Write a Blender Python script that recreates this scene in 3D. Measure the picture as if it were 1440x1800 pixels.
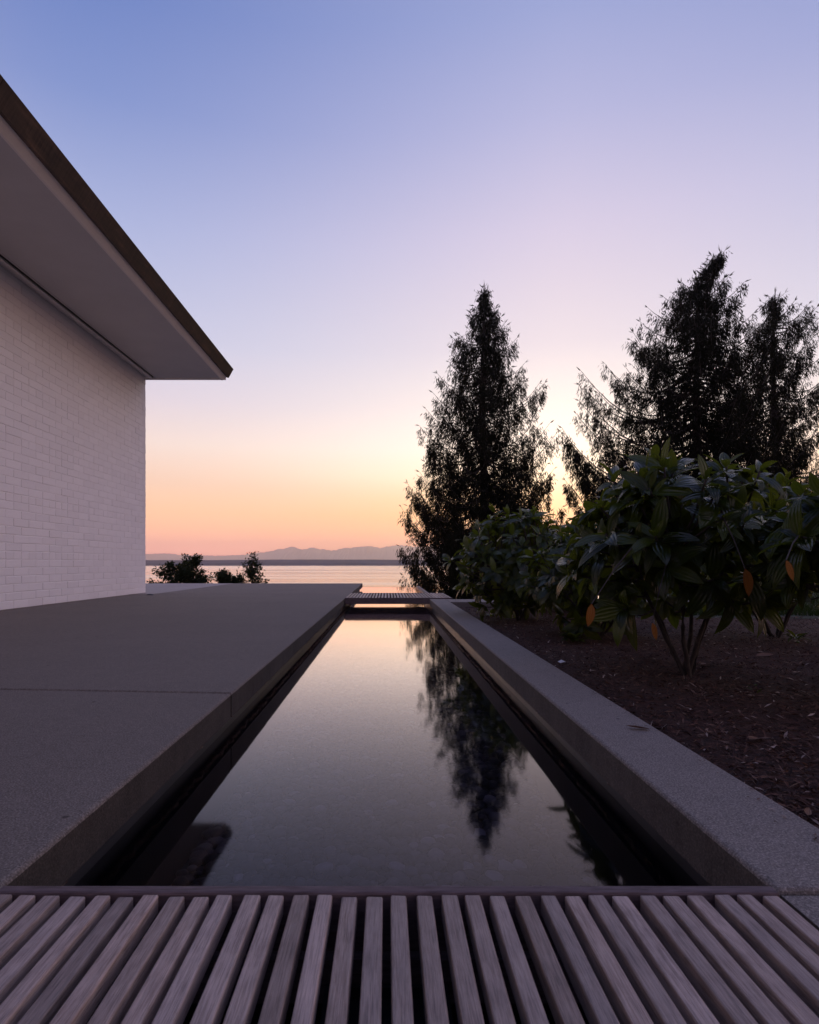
import bpy, bmesh, math, random
from mathutils import Vector, Matrix, noise as mnoise

for _o in list(bpy.data.objects):
    bpy.data.objects.remove(_o)
scene = bpy.context.scene
COL = scene.collection
R = math.radians
F = 1030.0            # focal length in photo pixels (17 mm shift lens on 24 mm wide frame)
CAMZ = 0.375          # lens height above the terrace


def P(px, py, Y):
    """photo pixel at depth Y -> place in the scene (camera looks along +Y from the origin)"""
    return Vector(((px - 680.0) * Y / F, Y, CAMZ + (990.0 - py) * Y / F))


def s2l(c):
    return tuple(((v / 255.0) / 12.92 if v / 255.0 <= 0.04045 else ((v / 255.0 + 0.055) / 1.055) ** 2.4) for v in c)


# ------------------------------------------------------------------ camera
cam_d = bpy.data.cameras.new('camera')
cam = bpy.data.objects.new('camera', cam_d)
COL.objects.link(cam)
cam.location = (0, 0, CAMZ)
cam.rotation_euler = (R(90), 0, 0)
cam_d.sensor_fit = 'HORIZONTAL'
cam_d.sensor_width = 24.0
cam_d.lens = F / 1440.0 * 24.0
cam_d.shift_x = 40.0 / 1440.0
cam_d.shift_y = 90.0 / 1440.0
cam_d.clip_start = 0.02
cam_d.clip_end = 60000
cam_d.dof.use_dof = True
cam_d.dof.focus_distance = 4.5
cam_d.dof.aperture_fstop = 14.0
scene.camera = cam

# ------------------------------------------------------------------ world: dusk sky
SUN_AZ = R(16.5)      # to the right of +Y, behind the cedars
world = bpy.data.worlds.new('World')
scene.world = world
world.use_nodes = True
wn, wl = world.node_tree.nodes, world.node_tree.links
wn.clear()


def wmath(op, a, b=None, c=None):
    n = wn.new('ShaderNodeMath')
    n.operation = op
    for i, v in enumerate((a, b, c)):
        if v is None:
            continue
        if isinstance(v, (int, float)):
            n.inputs[i].default_value = v
        else:
            wl.new(v, n.inputs[i])
    return n.outputs[0]


tc = wn.new('ShaderNodeTexCoord')
sx = wn.new('ShaderNodeSeparateXYZ')
wl.new(tc.outputs['Generated'], sx.inputs[0])
elev = wmath('MULTIPLY', wmath('ARCSINE', sx.outputs[2]), 180 / math.pi)
pos = wmath('DIVIDE', wmath('ADD', elev, 5.0), 95.0)
hl = wmath('SQRT', wmath('ADD', wmath('ADD', wmath('MULTIPLY', sx.outputs[0], sx.outputs[0]),
                                      wmath('MULTIPLY', sx.outputs[1], sx.outputs[1])), 1e-6))
dotaz = wmath('DIVIDE', wmath('ADD', wmath('MULTIPLY', sx.outputs[0], math.sin(SUN_AZ)),
                              wmath('MULTIPLY', sx.outputs[1], math.cos(SUN_AZ))), hl)
daz = wmath('MULTIPLY', wmath('ARCCOSINE', wmath('MINIMUM', wmath('MAXIMUM', dotaz, -0.9999), 0.9999)), 180 / math.pi)


def ramp(stops):
    n = wn.new('ShaderNodeValToRGB')
    n.color_ramp.interpolation = 'LINEAR'
    els = n.color_ramp.elements
    stops = sorted(stops)
    while len(els) < len(stops):
        els.new(0.5)
    for e_, (deg, c, g) in zip(els, stops):
        e_.position = min(max((deg + 5.0) / 95.0, 0), 1)
        l_ = s2l(c)
        e_.color = (l_[0] * g, l_[1] * g, l_[2] * g, 1)
    wl.new(pos, n.inputs[0])
    return n.outputs[0]


ZEN = (78, 92, 148)
r_sun = ramp([(-5, (90, 70, 60), .4), (-.3, (250, 140, 80), 1.8), (1.5, (255, 165, 82), 1.8), (4.5, (255, 194, 112), 1.45),
              (6.4, (255, 216, 158), 1.45), (8.5, (255, 233, 198), 1.6), (11.1, (255, 239, 221), 1.45), (15.1, (255, 241, 230), 1.15),
              (19.9, (245, 230, 234), 1), (24.5, (234, 219, 231), 1), (28.8, (222, 209, 230), 1), (36.3, (188, 187, 223), 1),
              (42.7, (160, 169, 215), 1), (60, (104, 118, 176), 1), (90, ZEN, 1)])
r_mid = ramp([(-5, (80, 65, 65), .4), (-.3, (255, 156, 136), 2.1), (1, (255, 160, 130), 2.2), (2.1, (255, 168, 128), 1.95), (3.1, (255, 182, 132), 1.65),
              (4.7, (255, 200, 148), 1.3), (7.3, (255, 213, 182), 1.08), (10.8, (252, 229, 217), 1.03), (14.8, (229, 217, 228), 1),
              (19.5, (205, 206, 230), 1), (28.2, (170, 180, 221), 1), (35.8, (128, 148, 205), 1), (42, (104, 129, 194), 1),
              (60, (90, 108, 166), 1), (90, ZEN, 1)])
r_side = ramp([(-5, (50, 50, 60), .4), (0, (176, 134, 136), 1), (5, (248, 190, 180), 1.12), (12, (255, 216, 208), 1.12), (22, (242, 208, 216), 1.08),
               (35, (194, 176, 202), 1), (60, (120, 124, 172), 1), (90, ZEN, 1)])
r_back = ramp([(-5, (40, 42, 52), .4), (0, (72, 72, 92), 1), (6, (92, 86, 108), 1), (12, (128, 110, 130), 1), (22, (140, 128, 156), 1),
                (35, (122, 124, 164), 1), (60, (98, 106, 154), 1), (90, ZEN, 1)])


def wmix(f, a, b):
    n = wn.new('ShaderNodeMix')
    n.data_type = 'RGBA'
    wl.new(f, n.inputs[0])
    wl.new(a, n.inputs[6])
    wl.new(b, n.inputs[7])
    return n.outputs[2]


def wrange(v, a, b, b_link=None):
    n = wn.new('ShaderNodeMapRange')
    n.interpolation_type = 'SMOOTHSTEP'
    wl.new(v, n.inputs[0])
    n.inputs[1].default_value = a
    n.inputs[2].default_value = b
    if b_link is not None:
        wl.new(b_link, n.inputs[2])
    return n.outputs[0]


col = wmix(wrange(daz, -8, 37, wmath('ADD', 36.0, wmath('MULTIPLY', wmath('MAXIMUM', elev, 0.0), 0.4))), r_sun, r_mid)
col = wmix(wrange(daz, 40, 105), col, r_side)
col = wmix(wrange(daz, 95, 160), col, r_back)
bg = wn.new('ShaderNodeBackground')
wl.new(col, bg.inputs[0])
bg.inputs[1].default_value = 1.0
sky = wn.new('ShaderNodeTexSky')
sky.sky_type = 'NISHITA'
sky.sun_disc = False
sky.sun_elevation = R(1.0)
sky.sun_rotation = SUN_AZ
bg2 = wn.new('ShaderNodeBackground')
wl.new(sky.outputs[0], bg2.inputs[0])
bg2.inputs[1].default_value = 0.02
addw = wn.new('ShaderNodeAddShader')
wl.new(bg.outputs[0], addw.inputs[0])
wl.new(bg2.outputs[0], addw.inputs[1])
wout = wn.new('ShaderNodeOutputWorld')
wl.new(addw.outputs[0], wout.inputs[0])

# the afterglow where the sun has just set
sun_d = bpy.data.lights.new('sun', 'SUN')
sun_d.energy = 0.12
sun_d.angle = R(14)
sun_d.color = (1.0, 0.72, 0.45)
sun = bpy.data.objects.new('sun', sun_d)
COL.objects.link(sun)
sd = Vector((math.sin(SUN_AZ) * math.cos(R(4)), math.cos(SUN_AZ) * math.cos(R(4)), math.sin(R(4))))
sun.rotation_euler = sd.to_track_quat('Z', 'Y').to_euler()

vs = scene.view_settings
vs.view_transform = 'Standard'
vs.look = 'None'
vs.exposure = 0.0
vs.gamma = 1.0
vs.use_curve_mapping = False
scene.render.engine = 'CYCLES'
scene.cycles.use_denoising = True
scene.cycles.max_bounces = 6
scene.cycles.diffuse_bounces = 3
scene.cycles.glossy_bounces = 3
scene.cycles.volume_bounces = 1
scene.cycles.transparent_max_bounces = 8

# ------------------------------------------------------------------ helpers


def mesh_obj(name, verts, faces, mat, parent=None, smooth=False, loc=None, uvs=None):
    me = bpy.data.meshes.new(name)
    me.from_pydata([tuple(v) for v in verts], [], faces)
    if uvs is not None:
        ul = me.uv_layers.new(name='uv')
        for l in me.loops:
            ul.data[l.index].uv = uvs[l.vertex_index]
    if smooth:
        me.polygons.foreach_set('use_smooth', [True] * len(me.polygons))
    me.materials.append(mat)
    me.update()
    return link(name, me, parent, loc)


def link(name, data, parent=None, loc=None):
    o = bpy.data.objects.new(name, data)
    COL.objects.link(o)
    if parent is not None:
        o.parent = parent
    if loc is not None:
        o.location = loc
    return o


def bm_obj(name, bm, mat, parent=None, smooth=False):
    me = bpy.data.meshes.new(name)
    bm.to_mesh(me)
    bm.free()
    if smooth:
        me.polygons.foreach_set('use_smooth', [True] * len(me.polygons))
    me.materials.append(mat)
    return link(name, me, parent)


def empty(name, loc):
    o = link(name, None)
    o.location = loc
    o.empty_display_size = .1
    return o


def tag(o, label, cat, group=None):
    o['label'] = label
    o['category'] = cat
    if group:
        o['group'] = group
    return o


def struct(o):
    o['kind'] = 'structure'
    return o


def box(bm, x0, x1, y0, y1, z0, z1):
    vs_ = [bm.verts.new(p) for p in ((x0, y0, z0), (x1, y0, z0), (x1, y1, z0), (x0, y1, z0), (x0, y0, z1), (x1, y0, z1), (x1, y1, z1), (x0, y1, z1))]
    for f in ((0, 3, 2, 1), (4, 5, 6, 7), (0, 1, 5, 4), (1, 2, 6, 5), (2, 3, 7, 6), (3, 0, 4, 7)):
        bm.faces.new([vs_[i] for i in f])


def slab_bm(corners, z0, z1, bev=0.01, seg=3):
    bm = bmesh.new()
    lo = [bm.verts.new((x, y, z0)) for x, y in corners]
    hi = [bm.verts.new((x, y, z1)) for x, y in corners]
    n = len(corners)
    bm.faces.new(lo[::-1])
    bm.faces.new(hi)
    for i in range(n):
        bm.faces.new((lo[i], lo[(i + 1) % n], hi[(i + 1) % n], hi[i]))
    if bev:
        es = [e for e in bm.edges if (e.verts[0].co.z == z1 and e.verts[1].co.z == z1)]
        bmesh.ops.bevel(bm, geom=es, offset=bev, segments=seg, profile=.5, affect='EDGES')
    return bm


def tube(verts, faces, pts, rads, n=6):
    """a tapered tube along pts, appended to verts/faces"""
    base = len(verts)
    for i, p in enumerate(pts):
        d = (pts[min(i + 1, len(pts) - 1)] - pts[max(i - 1, 0)])
        d = d.normalized() if d.length > 1e-9 else Vector((0, 0, 1))
        a = d.orthogonal().normalized() if abs(d.z) < .95 else Vector((1, 0, 0)).cross(d).normalized()
        b = d.cross(a)
        for k in range(n):
            t = 2 * math.pi * k / n
            verts.append(p + (a * math.cos(t) + b * math.sin(t)) * rads[i])
    for i in range(len(pts) - 1):
        for k in range(n):
            faces.append((base + i * n + k, base + i * n + (k + 1) % n, base + (i + 1) * n + (k + 1) % n, base + (i + 1) * n + k))
    faces.append(tuple(base + (len(pts) - 1) * n + k for k in range(n)))


class NT:
    """small node-tree builder for one material"""

    def __init__(self, name):
        self.m = bpy.data.materials.new(name)
        self.m.use_nodes = True
        self.n = self.m.node_tree.nodes
        self.l = self.m.node_tree.links
        self.n.clear()
        self.out = self.n.new('ShaderNodeOutputMaterial')

    def add(self, t, ins=None, **attrs):
        n = self.n.new(t)
        for k, v in attrs.items():
            setattr(n, k, v)
        for k, v in (ins or {}).items():
            if hasattr(v, 'is_output'):
                self.l.new(v, n.inputs[k])
            else:
                n.inputs[k].default_value = v
        return n

    def coords(self, scale=(1, 1, 1), kind='Object', rnd=True):
        t = self.add('ShaderNodeTexCoord')
        v = t.outputs[kind]
        if rnd:
            oi = self.add('ShaderNodeObjectInfo')
            mu = self.add('ShaderNodeMath', {0: oi.outputs['Random'], 1: 37.0}, operation='MULTIPLY')
            ad = self.add('ShaderNodeVectorMath', {0: v, 1: mu.outputs[0]}, operation='ADD')
            v = ad.outputs[0]
        mp = self.add('ShaderNodeMapping', {'Vector': v, 'Scale': scale})
        return mp.outputs[0]

    def noise(self, vec, scale, detail=4, rough=.55):
        return self.add('ShaderNodeTexNoise', {'Vector': vec, 'Scale': scale, 'Detail': detail, 'Roughness': rough}).outputs[0]

    def ramp(self, fac, stops):
        n = self.add('ShaderNodeValToRGB', {0: fac})
        els = n.color_ramp.elements
        while len(els) < len(stops):
            els.new(.5)
        for e_, (p_, c_) in zip(els, stops):
            e_.position = p_
            e_.color = (*c_, 1)
        return n.outputs[0]

    def mix(self, f, a, b, mode='MIX'):
        n = self.add('ShaderNodeMix', {0: f}, data_type='RGBA', blend_type=mode)
        for i, v in ((6, a), (7, b)):
            if hasattr(v, 'is_output'):
                self.l.new(v, n.inputs[i])
            else:
                n.inputs[i].default_value = (*v, 1)
        return n.outputs[2]

    def mul(self, a, b):
        return self.add('ShaderNodeMath', {0: a, 1: b}, operation='MULTIPLY').outputs[0]

    def plus(self, a, b):
        return self.add('ShaderNodeMath', {0: a, 1: b}, operation='ADD').outputs[0]

    def rnd(self):
        """one random number per piece, whether it is an object or an island of a joined mesh"""
        oi = self.add('ShaderNodeObjectInfo').outputs['Random']
        ge = self.add('ShaderNodeNewGeometry').outputs['Random Per Island']
        return self.add('ShaderNodeMath', {0: self.plus(oi, ge)}, operation='FRACT').outputs[0]

    def bump(self, h, strength, dist, normal=None):
        ins = {'Height': h, 'Strength': strength, 'Distance': dist}
        if normal is not None:
            ins['Normal'] = normal
        return self.add('ShaderNodeBump', ins).outputs[0]

    def principled(self, **kw):
        n = self.add('ShaderNodeBsdfPrincipled')
        for k, v in kw.items():
            k = k.replace('_', ' ')
            if hasattr(v, 'is_output'):
                self.l.new(v, n.inputs[k])
            elif isinstance(v, tuple) and len(v) == 3:
                n.inputs[k].default_value = (*v, 1)
            else:
                n.inputs[k].default_value = v
        return n.outputs[0]

    def done(self, sh):
        self.l.new(sh, self.out.inputs[0])
        return self.m


def concrete(name, dark, light, speck=.5, seed_off=0.0):
    t = NT(name)
    v = t.coords(rnd=False)
    big = t.noise(v, 1.3 + seed_off, 6, .62)
    mid = t.noise(v, 17, 4, .65)
    fine = t.noise(v, 330, 2, .5)
    grit = t.noise(v, 800, 2, .7)
    streak = t.noise(t.coords((11, 11, 1.0), rnd=False), 2.6, 5)
    c = t.ramp(big, [(.36, tuple(x * .8 for x in dark)), (.5, tuple((a + b_) / 2 for a, b_ in zip(dark, light))), (.66, tuple(x * 1.12 for x in light))])
    c = t.mix(.4, c, t.ramp(streak, [(.3, tuple(x * .5 for x in dark)), (.7, light)]))
    c = t.mix(.22, c, t.ramp(mid, [(.35, tuple(x * .45 for x in dark)), (.68, tuple(x * 1.25 for x in light))]))
    c = t.mix(speck, c, t.ramp(fine, [(.36, tuple(x * .1 for x in dark)), (.47, tuple(dark)), (.55, tuple(light)), (.64, tuple(x * 2.3 for x in light))]))
    c = t.mix(speck * .5, c, t.ramp(grit, [(.38, tuple(x * .1 for x in dark)), (.5, tuple(light)), (.64, tuple(x * 2.2 for x in light))]))
    sand = t.noise(v, 75, 3, .75)
    c = t.mix(speck * .22, c, t.ramp(sand, [(.36, tuple(x * .2 for x in dark)), (.5, tuple(light)), (.64, tuple(x * 1.9 for x in light))]))
    spot = t.add('ShaderNodeTexVoronoi', {'Vector': v, 'Scale': 9.0}, feature='F1')
    sm = t.add('ShaderNodeMapRange', {0: spot.outputs['Distance'], 1: .035, 2: .06, 3: .75, 4: 0.0})
    c = t.mix(sm.outputs[0], c, tuple(x * .2 for x in dark))
    b = t.bump(fine, .22, .003)
    b = t.bump(grit, .3, .0015, b)
    return t.done(t.principled(Base_Color=c, Roughness=.85, Normal=b, Specular_IOR_Level=.3))


M = {}
M['concrete'] = concrete('concrete_terrace', (.145, .125, .107), (.21, .182, .157), .5)
M['concrete_pale'] = concrete('concrete_pale', (.33, .3, .28), (.42, .38, .36), .25, .4)
M['concrete_face'] = concrete('dark_concrete_face', (.042, .036, .029), (.08, .068, .056), .2, .3)  # upright slab faces: darker and browner than the terrace top
M['coping_face'] = concrete('dark_coping_face', (.085, .075, .065), (.14, .124, .108), .2, .5)  # upright coping faces, darker than the coping top
M['coping'] = concrete('concrete_coping', (.18, .16, .142), (.26, .232, .207), .5, .2)

t = NT('painted_brick')
v = t.coords()
n1 = t.noise(v, 60, 3)
n2 = t.noise(v, 400, 2)
c = t.mix(t.rnd(), (.86, .84, .85), (.91, .89, .9))
b = t.bump(n1, .35, .004)
b = t.bump(n2, .2, .001, b)
M['brick'] = t.done(t.principled(Base_Color=c, Roughness=.62, Normal=b))

t = NT('painted_mortar')
n1 = t.noise(t.coords(rnd=False), 90, 3)
M['mortar'] = t.done(t.principled(Base_Color=(.84, .82, .83), Roughness=.75, Normal=t.bump(n1, .5, .004)))

t = NT('weathered_hardwood')
v = t.coords((34, 2.2, 34))
g1 = t.noise(v, 9, 6, .65)
g2 = t.noise(t.coords((160, 5, 160)), 6, 3, .6)
blot = t.noise(t.coords((14, 9, 14)), 2.6, 4, .6)
c = t.ramp(g1, [(.28, (.07, .045, .036)), (.5, (.37, .25, .2)), (.72, (.58, .43, .36))])
c = t.mix(t.mul(t.rnd(), .5), c, (.4, .36, .37))
c = t.mix(.45, c, t.ramp(blot, [(.3, (.14, .105, .092)), (.65, (.52, .41, .35))]))
c = t.mix(.3, c, t.ramp(g2, [(.4, (.05, .036, .03)), (.56, (.48, .41, .37))]))
oi_ = t.add('ShaderNodeObjectInfo').outputs['Random']
hs = t.add('ShaderNodeHueSaturation', {'Value': t.plus(t.mul(t.add('ShaderNodeMath', {0: t.mul(oi_, 7.31)}, operation='FRACT').outputs[0], .55), .72), 'Color': c})
c = hs.outputs[0]
b = t.bump(g2, .6, .0012)
b = t.bump(g1, .4, .002, b)
M['wood'] = t.done(t.principled(Base_Color=c, Roughness=.55, Normal=b))

t = NT('dark_stained_wood')
g1 = t.noise(t.coords((4, 30, 30)), 8, 5)
M['wood_dark'] = t.done(t.principled(Base_Color=t.ramp(g1, [(.3, (.075, .05, .05)), (.7, (.17, .125, .13))]), Roughness=.7, Normal=t.bump(g1, .3, .002)))

t = NT('bronze_fascia')
v = t.coords((3, 1.2, 9), rnd=True)
n1 = t.noise(v, 2.5, 6, .65)
n2 = t.noise(t.coords((1, 26, 2)), 3, 4)
c = t.ramp(n1, [(.3, (.016, .009, .007)), (.52, (.055, .028, .019)), (.72, (.15, .08, .052))])
c = t.mix(.3, c, t.ramp(n2, [(.35, (.012, .009, .008)), (.7, (.12, .075, .055))]))
M['fascia'] = t.done(t.principled(Base_Color=c, Roughness=.55, Metallic=.35, Normal=t.bump(n1, .15, .003)))


def plain(name, colr, rough=.6, var=.12, scale=8, metallic=0.0):
    t = NT(name)
    n = t.noise(t.coords(rnd=False), scale, 4)
    lo = tuple(x * (1 - var) for x in colr)
    hi = tuple(x * (1 + var) for x in colr)
    return t.done(t.principled(Base_Color=t.ramp(n, [(.3, lo), (.7, hi)]), Roughness=rough, Metallic=metallic, Normal=t.bump(n, .08, .002)))


M['soffit'] = plain('soffit_paint', (.6, .58, .58), .6, .04, 3)
M['trim'] = plain('trim_paint', (.85, .79, .75), .5, .03)
M['black'] = plain('shadow_gap_black', (.012, .011, .011), .8)
M['roof'] = plain('roof_membrane', (.12, .11, .1), .8)
M['poolwall'] = plain('dark_pool_plaster', (.018, .018, .02), .45, .4, 14)
M['poolfloor'] = plain('pool_silt', (.055, .055, .06), .9, .3, 10)
M['plastic'] = plain('dark_plastic', (.03, .03, .036), .35)
M['metal'] = plain('dull_metal', (.25, .25, .27), .35, .1, 20, .8)
M['bark'] = plain('cedar_bark', (.045, .034, .028), .9, .4, 6)
M['stem'] = plain('shrub_stem', (.05, .038, .03), .85, .4, 40)

t = NT('mortar_bed')
n1 = t.noise(t.coords(rnd=False), 60, 5)
M['bed'] = t.done(t.principled(Base_Color=t.ramp(n1, [(.3, (.05, .032, .022)), (.7, (.26, .17, .12))]), Roughness=.42, Normal=t.bump(n1, .9, .01)))

t = NT('river_pebble')
r_ = t.rnd()
n1 = t.noise(t.coords(), 40, 4)
c = t.ramp(r_, [(0, (.012, .011, .012)), (.45, (.05, .046, .048)), (.78, (.13, .12, .122)), (.93, (.32, .3, .295)), (1, (.6, .56, .55))])
c = t.mix(.3, c, t.ramp(n1, [(.35, (.05, .05, .055)), (.7, (.2, .195, .19))]))
M['pebble'] = t.done(t.principled(Base_Color=c, Roughness=.6))

t = NT('pool_water')
fr = t.add('ShaderNodeFresnel', {'IOR': 1.33})
wv = t.noise(t.coords((1, .7, 1), rnd=False), 5, 2)
bp = t.bump(wv, .03, .01)
t.l.new(bp, fr.inputs['Normal'])
tr = t.add('ShaderNodeBsdfTransparent', {'Color': (.52, .49, .53, 1)})
gl = t.add('ShaderNodeBsdfGlossy', {'Color': (1, .95, .99, 1), 'Roughness': .045, 'Normal': bp})
fk = t.add('ShaderNodeMath', {0: t.add('ShaderNodeMath', {0: fr.outputs[0], 1: 1.4}, operation='POWER').outputs[0], 1: 2.7}, operation='MULTIPLY', use_clamp=True)
mx = t.add('ShaderNodeMixShader', {0: fk.outputs[0], 1: tr.outputs[0], 2: gl.outputs[0]})
M['water'] = t.done(mx.outputs[0])

t = NT('sea_water')
fr = t.add('ShaderNodeFresnel', {'IOR': 1.33})
st = t.noise(t.coords((.0012, .012, 1), rnd=False), 2.0, 5, .6)
rg = t.add('ShaderNodeMapRange', {0: st, 1: .35, 2: .65, 3: .07, 4: .24})
df = t.add('ShaderNodeBsdfDiffuse', {'Color': (.03, .045, .06, 1)})
gl = t.add('ShaderNodeBsdfGlossy', {'Color': (1, 1, 1, 1), 'Roughness': rg.outputs[0]})
mx = t.add('ShaderNodeMixShader', {0: fr.outputs[0], 1: df.outputs[0], 2: gl.outputs[0]})
M['sea'] = t.done(mx.outputs[0])

M['ground'] = plain('bluff_ground', (.045, .05, .03), .95, .4, .5)
M['lawn'] = plain('lawn_soil', (.018, .028, .01), .95, .4, 12)
M['forest'] = plain('far_forest_blue_air', (.03, .05, .09), .95, .3, .01)  # blue of the distant air is mixed into the tree colour
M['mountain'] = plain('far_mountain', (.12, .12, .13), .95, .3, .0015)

t = NT('bark_mulch')
v = t.coords(rnd=False)
n1 = t.noise(v, 45, 5, .7)
n2 = t.noise(v, 160, 3, .7)
c = t.ramp(n1, [(.3, (.014, .006, .004)), (.55, (.066, .023, .014)), (.8, (.13, .05, .032))])
b = t.bump(n1, 1, .02)
b = t.bump(n2, 1, .006, b)
M['mulch'] = t.done(t.principled(Base_Color=c, Roughness=.95, Normal=b))
t = NT('bark_chip')
M['chip'] = t.done(t.principled(Base_Color=t.ramp(t.rnd(), [(0, (.02, .008, .005)), (.5, (.075, .032, .021)), (.85, (.15, .076, .05)), (.93, (.2, .13, .1)), (1, (.5, .4, .34))]), Roughness=.8))


def leafmat(name, c0, c1, c2, rough=.35, trans=.3, veins=True, tcol=None):
    t = NT(name)
    r_ = t.rnd()
    c = t.ramp(r_, [(0, c0), (.6, c1), (1, c2)])
    kw = {}
    if veins:
        uv = t.add('ShaderNodeTexCoord').outputs['UV']
        sp = t.add('ShaderNodeSeparateXYZ', {0: uv})
        w = t.add('ShaderNodeMath', {0: t.mul(sp.outputs[0], 4 * 2 * math.pi)}, operation='COSINE').outputs[0]
        nz = t.noise(t.coords(), 70, 3)
        c = t.mix(.18, c, t.ramp(nz, [(.3, tuple(x * .4 for x in c0)), (.7, tuple(min(1, x * 1.3) for x in c2))]))
        kw['Normal'] = t.bump(w, .55, .0016)
    p = t.principled(Base_Color=c, Roughness=rough, Specular_IOR_Level=.5 if veins else .12, **kw)
    tl = t.add('ShaderNodeBsdfTranslucent', {'Color': (*(tcol or c2), 1)})
    mx = t.add('ShaderNodeMixShader', {0: trans, 1: p, 2: tl.outputs[0]})
    return t.done(mx.outputs[0])


M['leaf'] = leafmat('shrub_leaf', (.005, .013, .004), (.015, .032, .007), (.08, .115, .014), .2, .3, tcol=(.2, .24, .02))
M['leaf_orange'] = leafmat('withered_leaf', (.2, .065, .01), (.27, .095, .014), (.32, .13, .024), .45, .3, tcol=(.36, .13, .015))
M['leaf_dead'] = leafmat('dead_leaf', (.1, .05, .032), (.17, .085, .055), (.24, .13, .08), .6, .1)
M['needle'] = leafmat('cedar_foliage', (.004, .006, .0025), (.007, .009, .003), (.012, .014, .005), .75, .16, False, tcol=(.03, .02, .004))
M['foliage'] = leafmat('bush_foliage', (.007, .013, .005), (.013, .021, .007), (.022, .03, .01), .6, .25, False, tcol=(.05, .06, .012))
M['grass'] = leafmat('grass_blade', (.012, .026, .005), (.02, .042, .008), (.035, .06, .013), .6, .25, False)
M['paper'] = plain('white_scrap', (.75, .75, .78), .6)

# ------------------------------------------------------------------ terrain, sea, far shore, mountains
SEAZ = -6.0


def terrain_z(x, y):
    if y < 12.5:
        z = -.62
    elif y < 50:
        z = -.62 - (y - 12.5) * .115
    else:
        z = -4.93 - (y - 50) * .16
    n = mnoise.noise(Vector((x * .09, y * .09, 3.1))) * .35 if y > 14 else 0
    return max(z + n, SEAZ - 1.5)


xs = [-400, -200, -100] + [i * 4.0 for i in range(-20, 26)] + [150, 250, 400]
ys = [-300, -100, -40, -10, 0, 6, 12, 12.5] + [14 + 2.5 * i for i in range(36)]
vv = [(x, y, terrain_z(x, y)) for y in ys for x in xs]
nx = len(xs)
ff = [(j * nx + i, j * nx + i + 1, (j + 1) * nx + i + 1, (j + 1) * nx + i) for j in range(len(ys) - 1) for i in range(nx - 1)]
struct(mesh_obj('ground', vv, ff, M['ground'], smooth=True))
struct(mesh_obj('sea', [(-20000, 60, SEAZ), (20000, 60, SEAZ), (20000, 15500, SEAZ), (-20000, 15500, SEAZ)], [(0, 1, 2, 3)], M['sea']))

YS = 1500.0
vv, ff = [], []
nxs = 260
for j, dy in enumerate((0, 40, 160, 500, 1500)):
    for i in range(nxs):
        x = -4000 + 8000 * i / (nxs - 1)
        top = 18.5 + 4 * mnoise.noise(Vector((x * .0016, 1.7, 0))) + 1.6 * mnoise.noise(Vector((x * .009, 4, 0))) + .8 * mnoise.noise(Vector((x * .05, 9, 0)))
        top -= 4 * max(0, min(1, (x + 260) / 650))
        vv.append((x, YS + dy + 50 * mnoise.noise(Vector((x * .003, 8, 0))), SEAZ - .5 + (0, .35, .8, 1.0, .9)[j] * top))
for j in range(4):
    for i in range(nxs - 1):
        ff.append((j * nxs + i, j * nxs + i + 1, (j + 1) * nxs + i + 1, (j + 1) * nxs + i))
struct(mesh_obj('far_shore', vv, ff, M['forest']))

YM = 13500.0
prof = [(-3000, 979), (0, 978), (150, 977), (256, 975), (290, 974), (330, 977), (380, 978.5), (430, 977), (470, 971), (495, 966), (512, 962.5), (530, 967),
        (552, 963.5), (575, 968), (600, 965.5), (628, 963), (650, 961.5), (672, 963.5), (700, 960), (740, 963), (790, 958), (850, 964), (920, 962),
        (1000, 968), (1100, 966), (1300, 972), (1800, 974), (3600, 979)]


def prof_y(px):
    for (a, ya), (b, yb) in zip(prof, prof[1:]):
        if a <= px <= b:
            return ya + (yb - ya) * (px - a) / (b - a)
    return 979


vv, ff = [], []
nxm = 1300
rows = [(-1500, .0), (-900, .35), (-500, .6), (-200, .84), (0, 1.0), (300, .8), (900, .4), (1500, .0)]
for j, (dy, k) in enumerate(rows):
    for i in range(nxm):
        px = -900 + 3600 * i / (nxm - 1)
        x = (px - 680) * YM / F
        h = (990 - prof_y(px)) * YM / F + 12
        rid = (.35 - abs(mnoise.noise(Vector((x * .0028, dy * .002, 2))))) * 80 + (.3 - abs(mnoise.noise(Vector((x * .009, dy * .004, 5))))) * 75 + mnoise.noise(Vector((x * .035, dy * .01, 7))) * 22
        vv.append((x + rid * (1 - k), YM + dy, SEAZ - 1 + max(0, h * k + rid * (.62 if k == 1 else .8) * (k > 0))))
for j in range(len(rows) - 1):
    for i in range(nxm - 1):
        ff.append((j * nxm + i, j * nxm + i + 1, (j + 1) * nxm + i + 1, (j + 1) * nxm + i))
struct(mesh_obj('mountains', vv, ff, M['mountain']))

# ------------------------------------------------------------------ terrace
SLAB = .072
EX = -.45
terrace = struct(bm_obj('terrace', slab_bm([(-14, -6), (EX - .05, -6), (EX - .05, 10.86), (-14, 10.86)], -.62, -SLAB - .004, 0), M['concrete']))
jt = .0055


def jy(x, y0):
    """the near joint runs slightly askew"""
    return y0 + (EX - x) * .078


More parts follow.
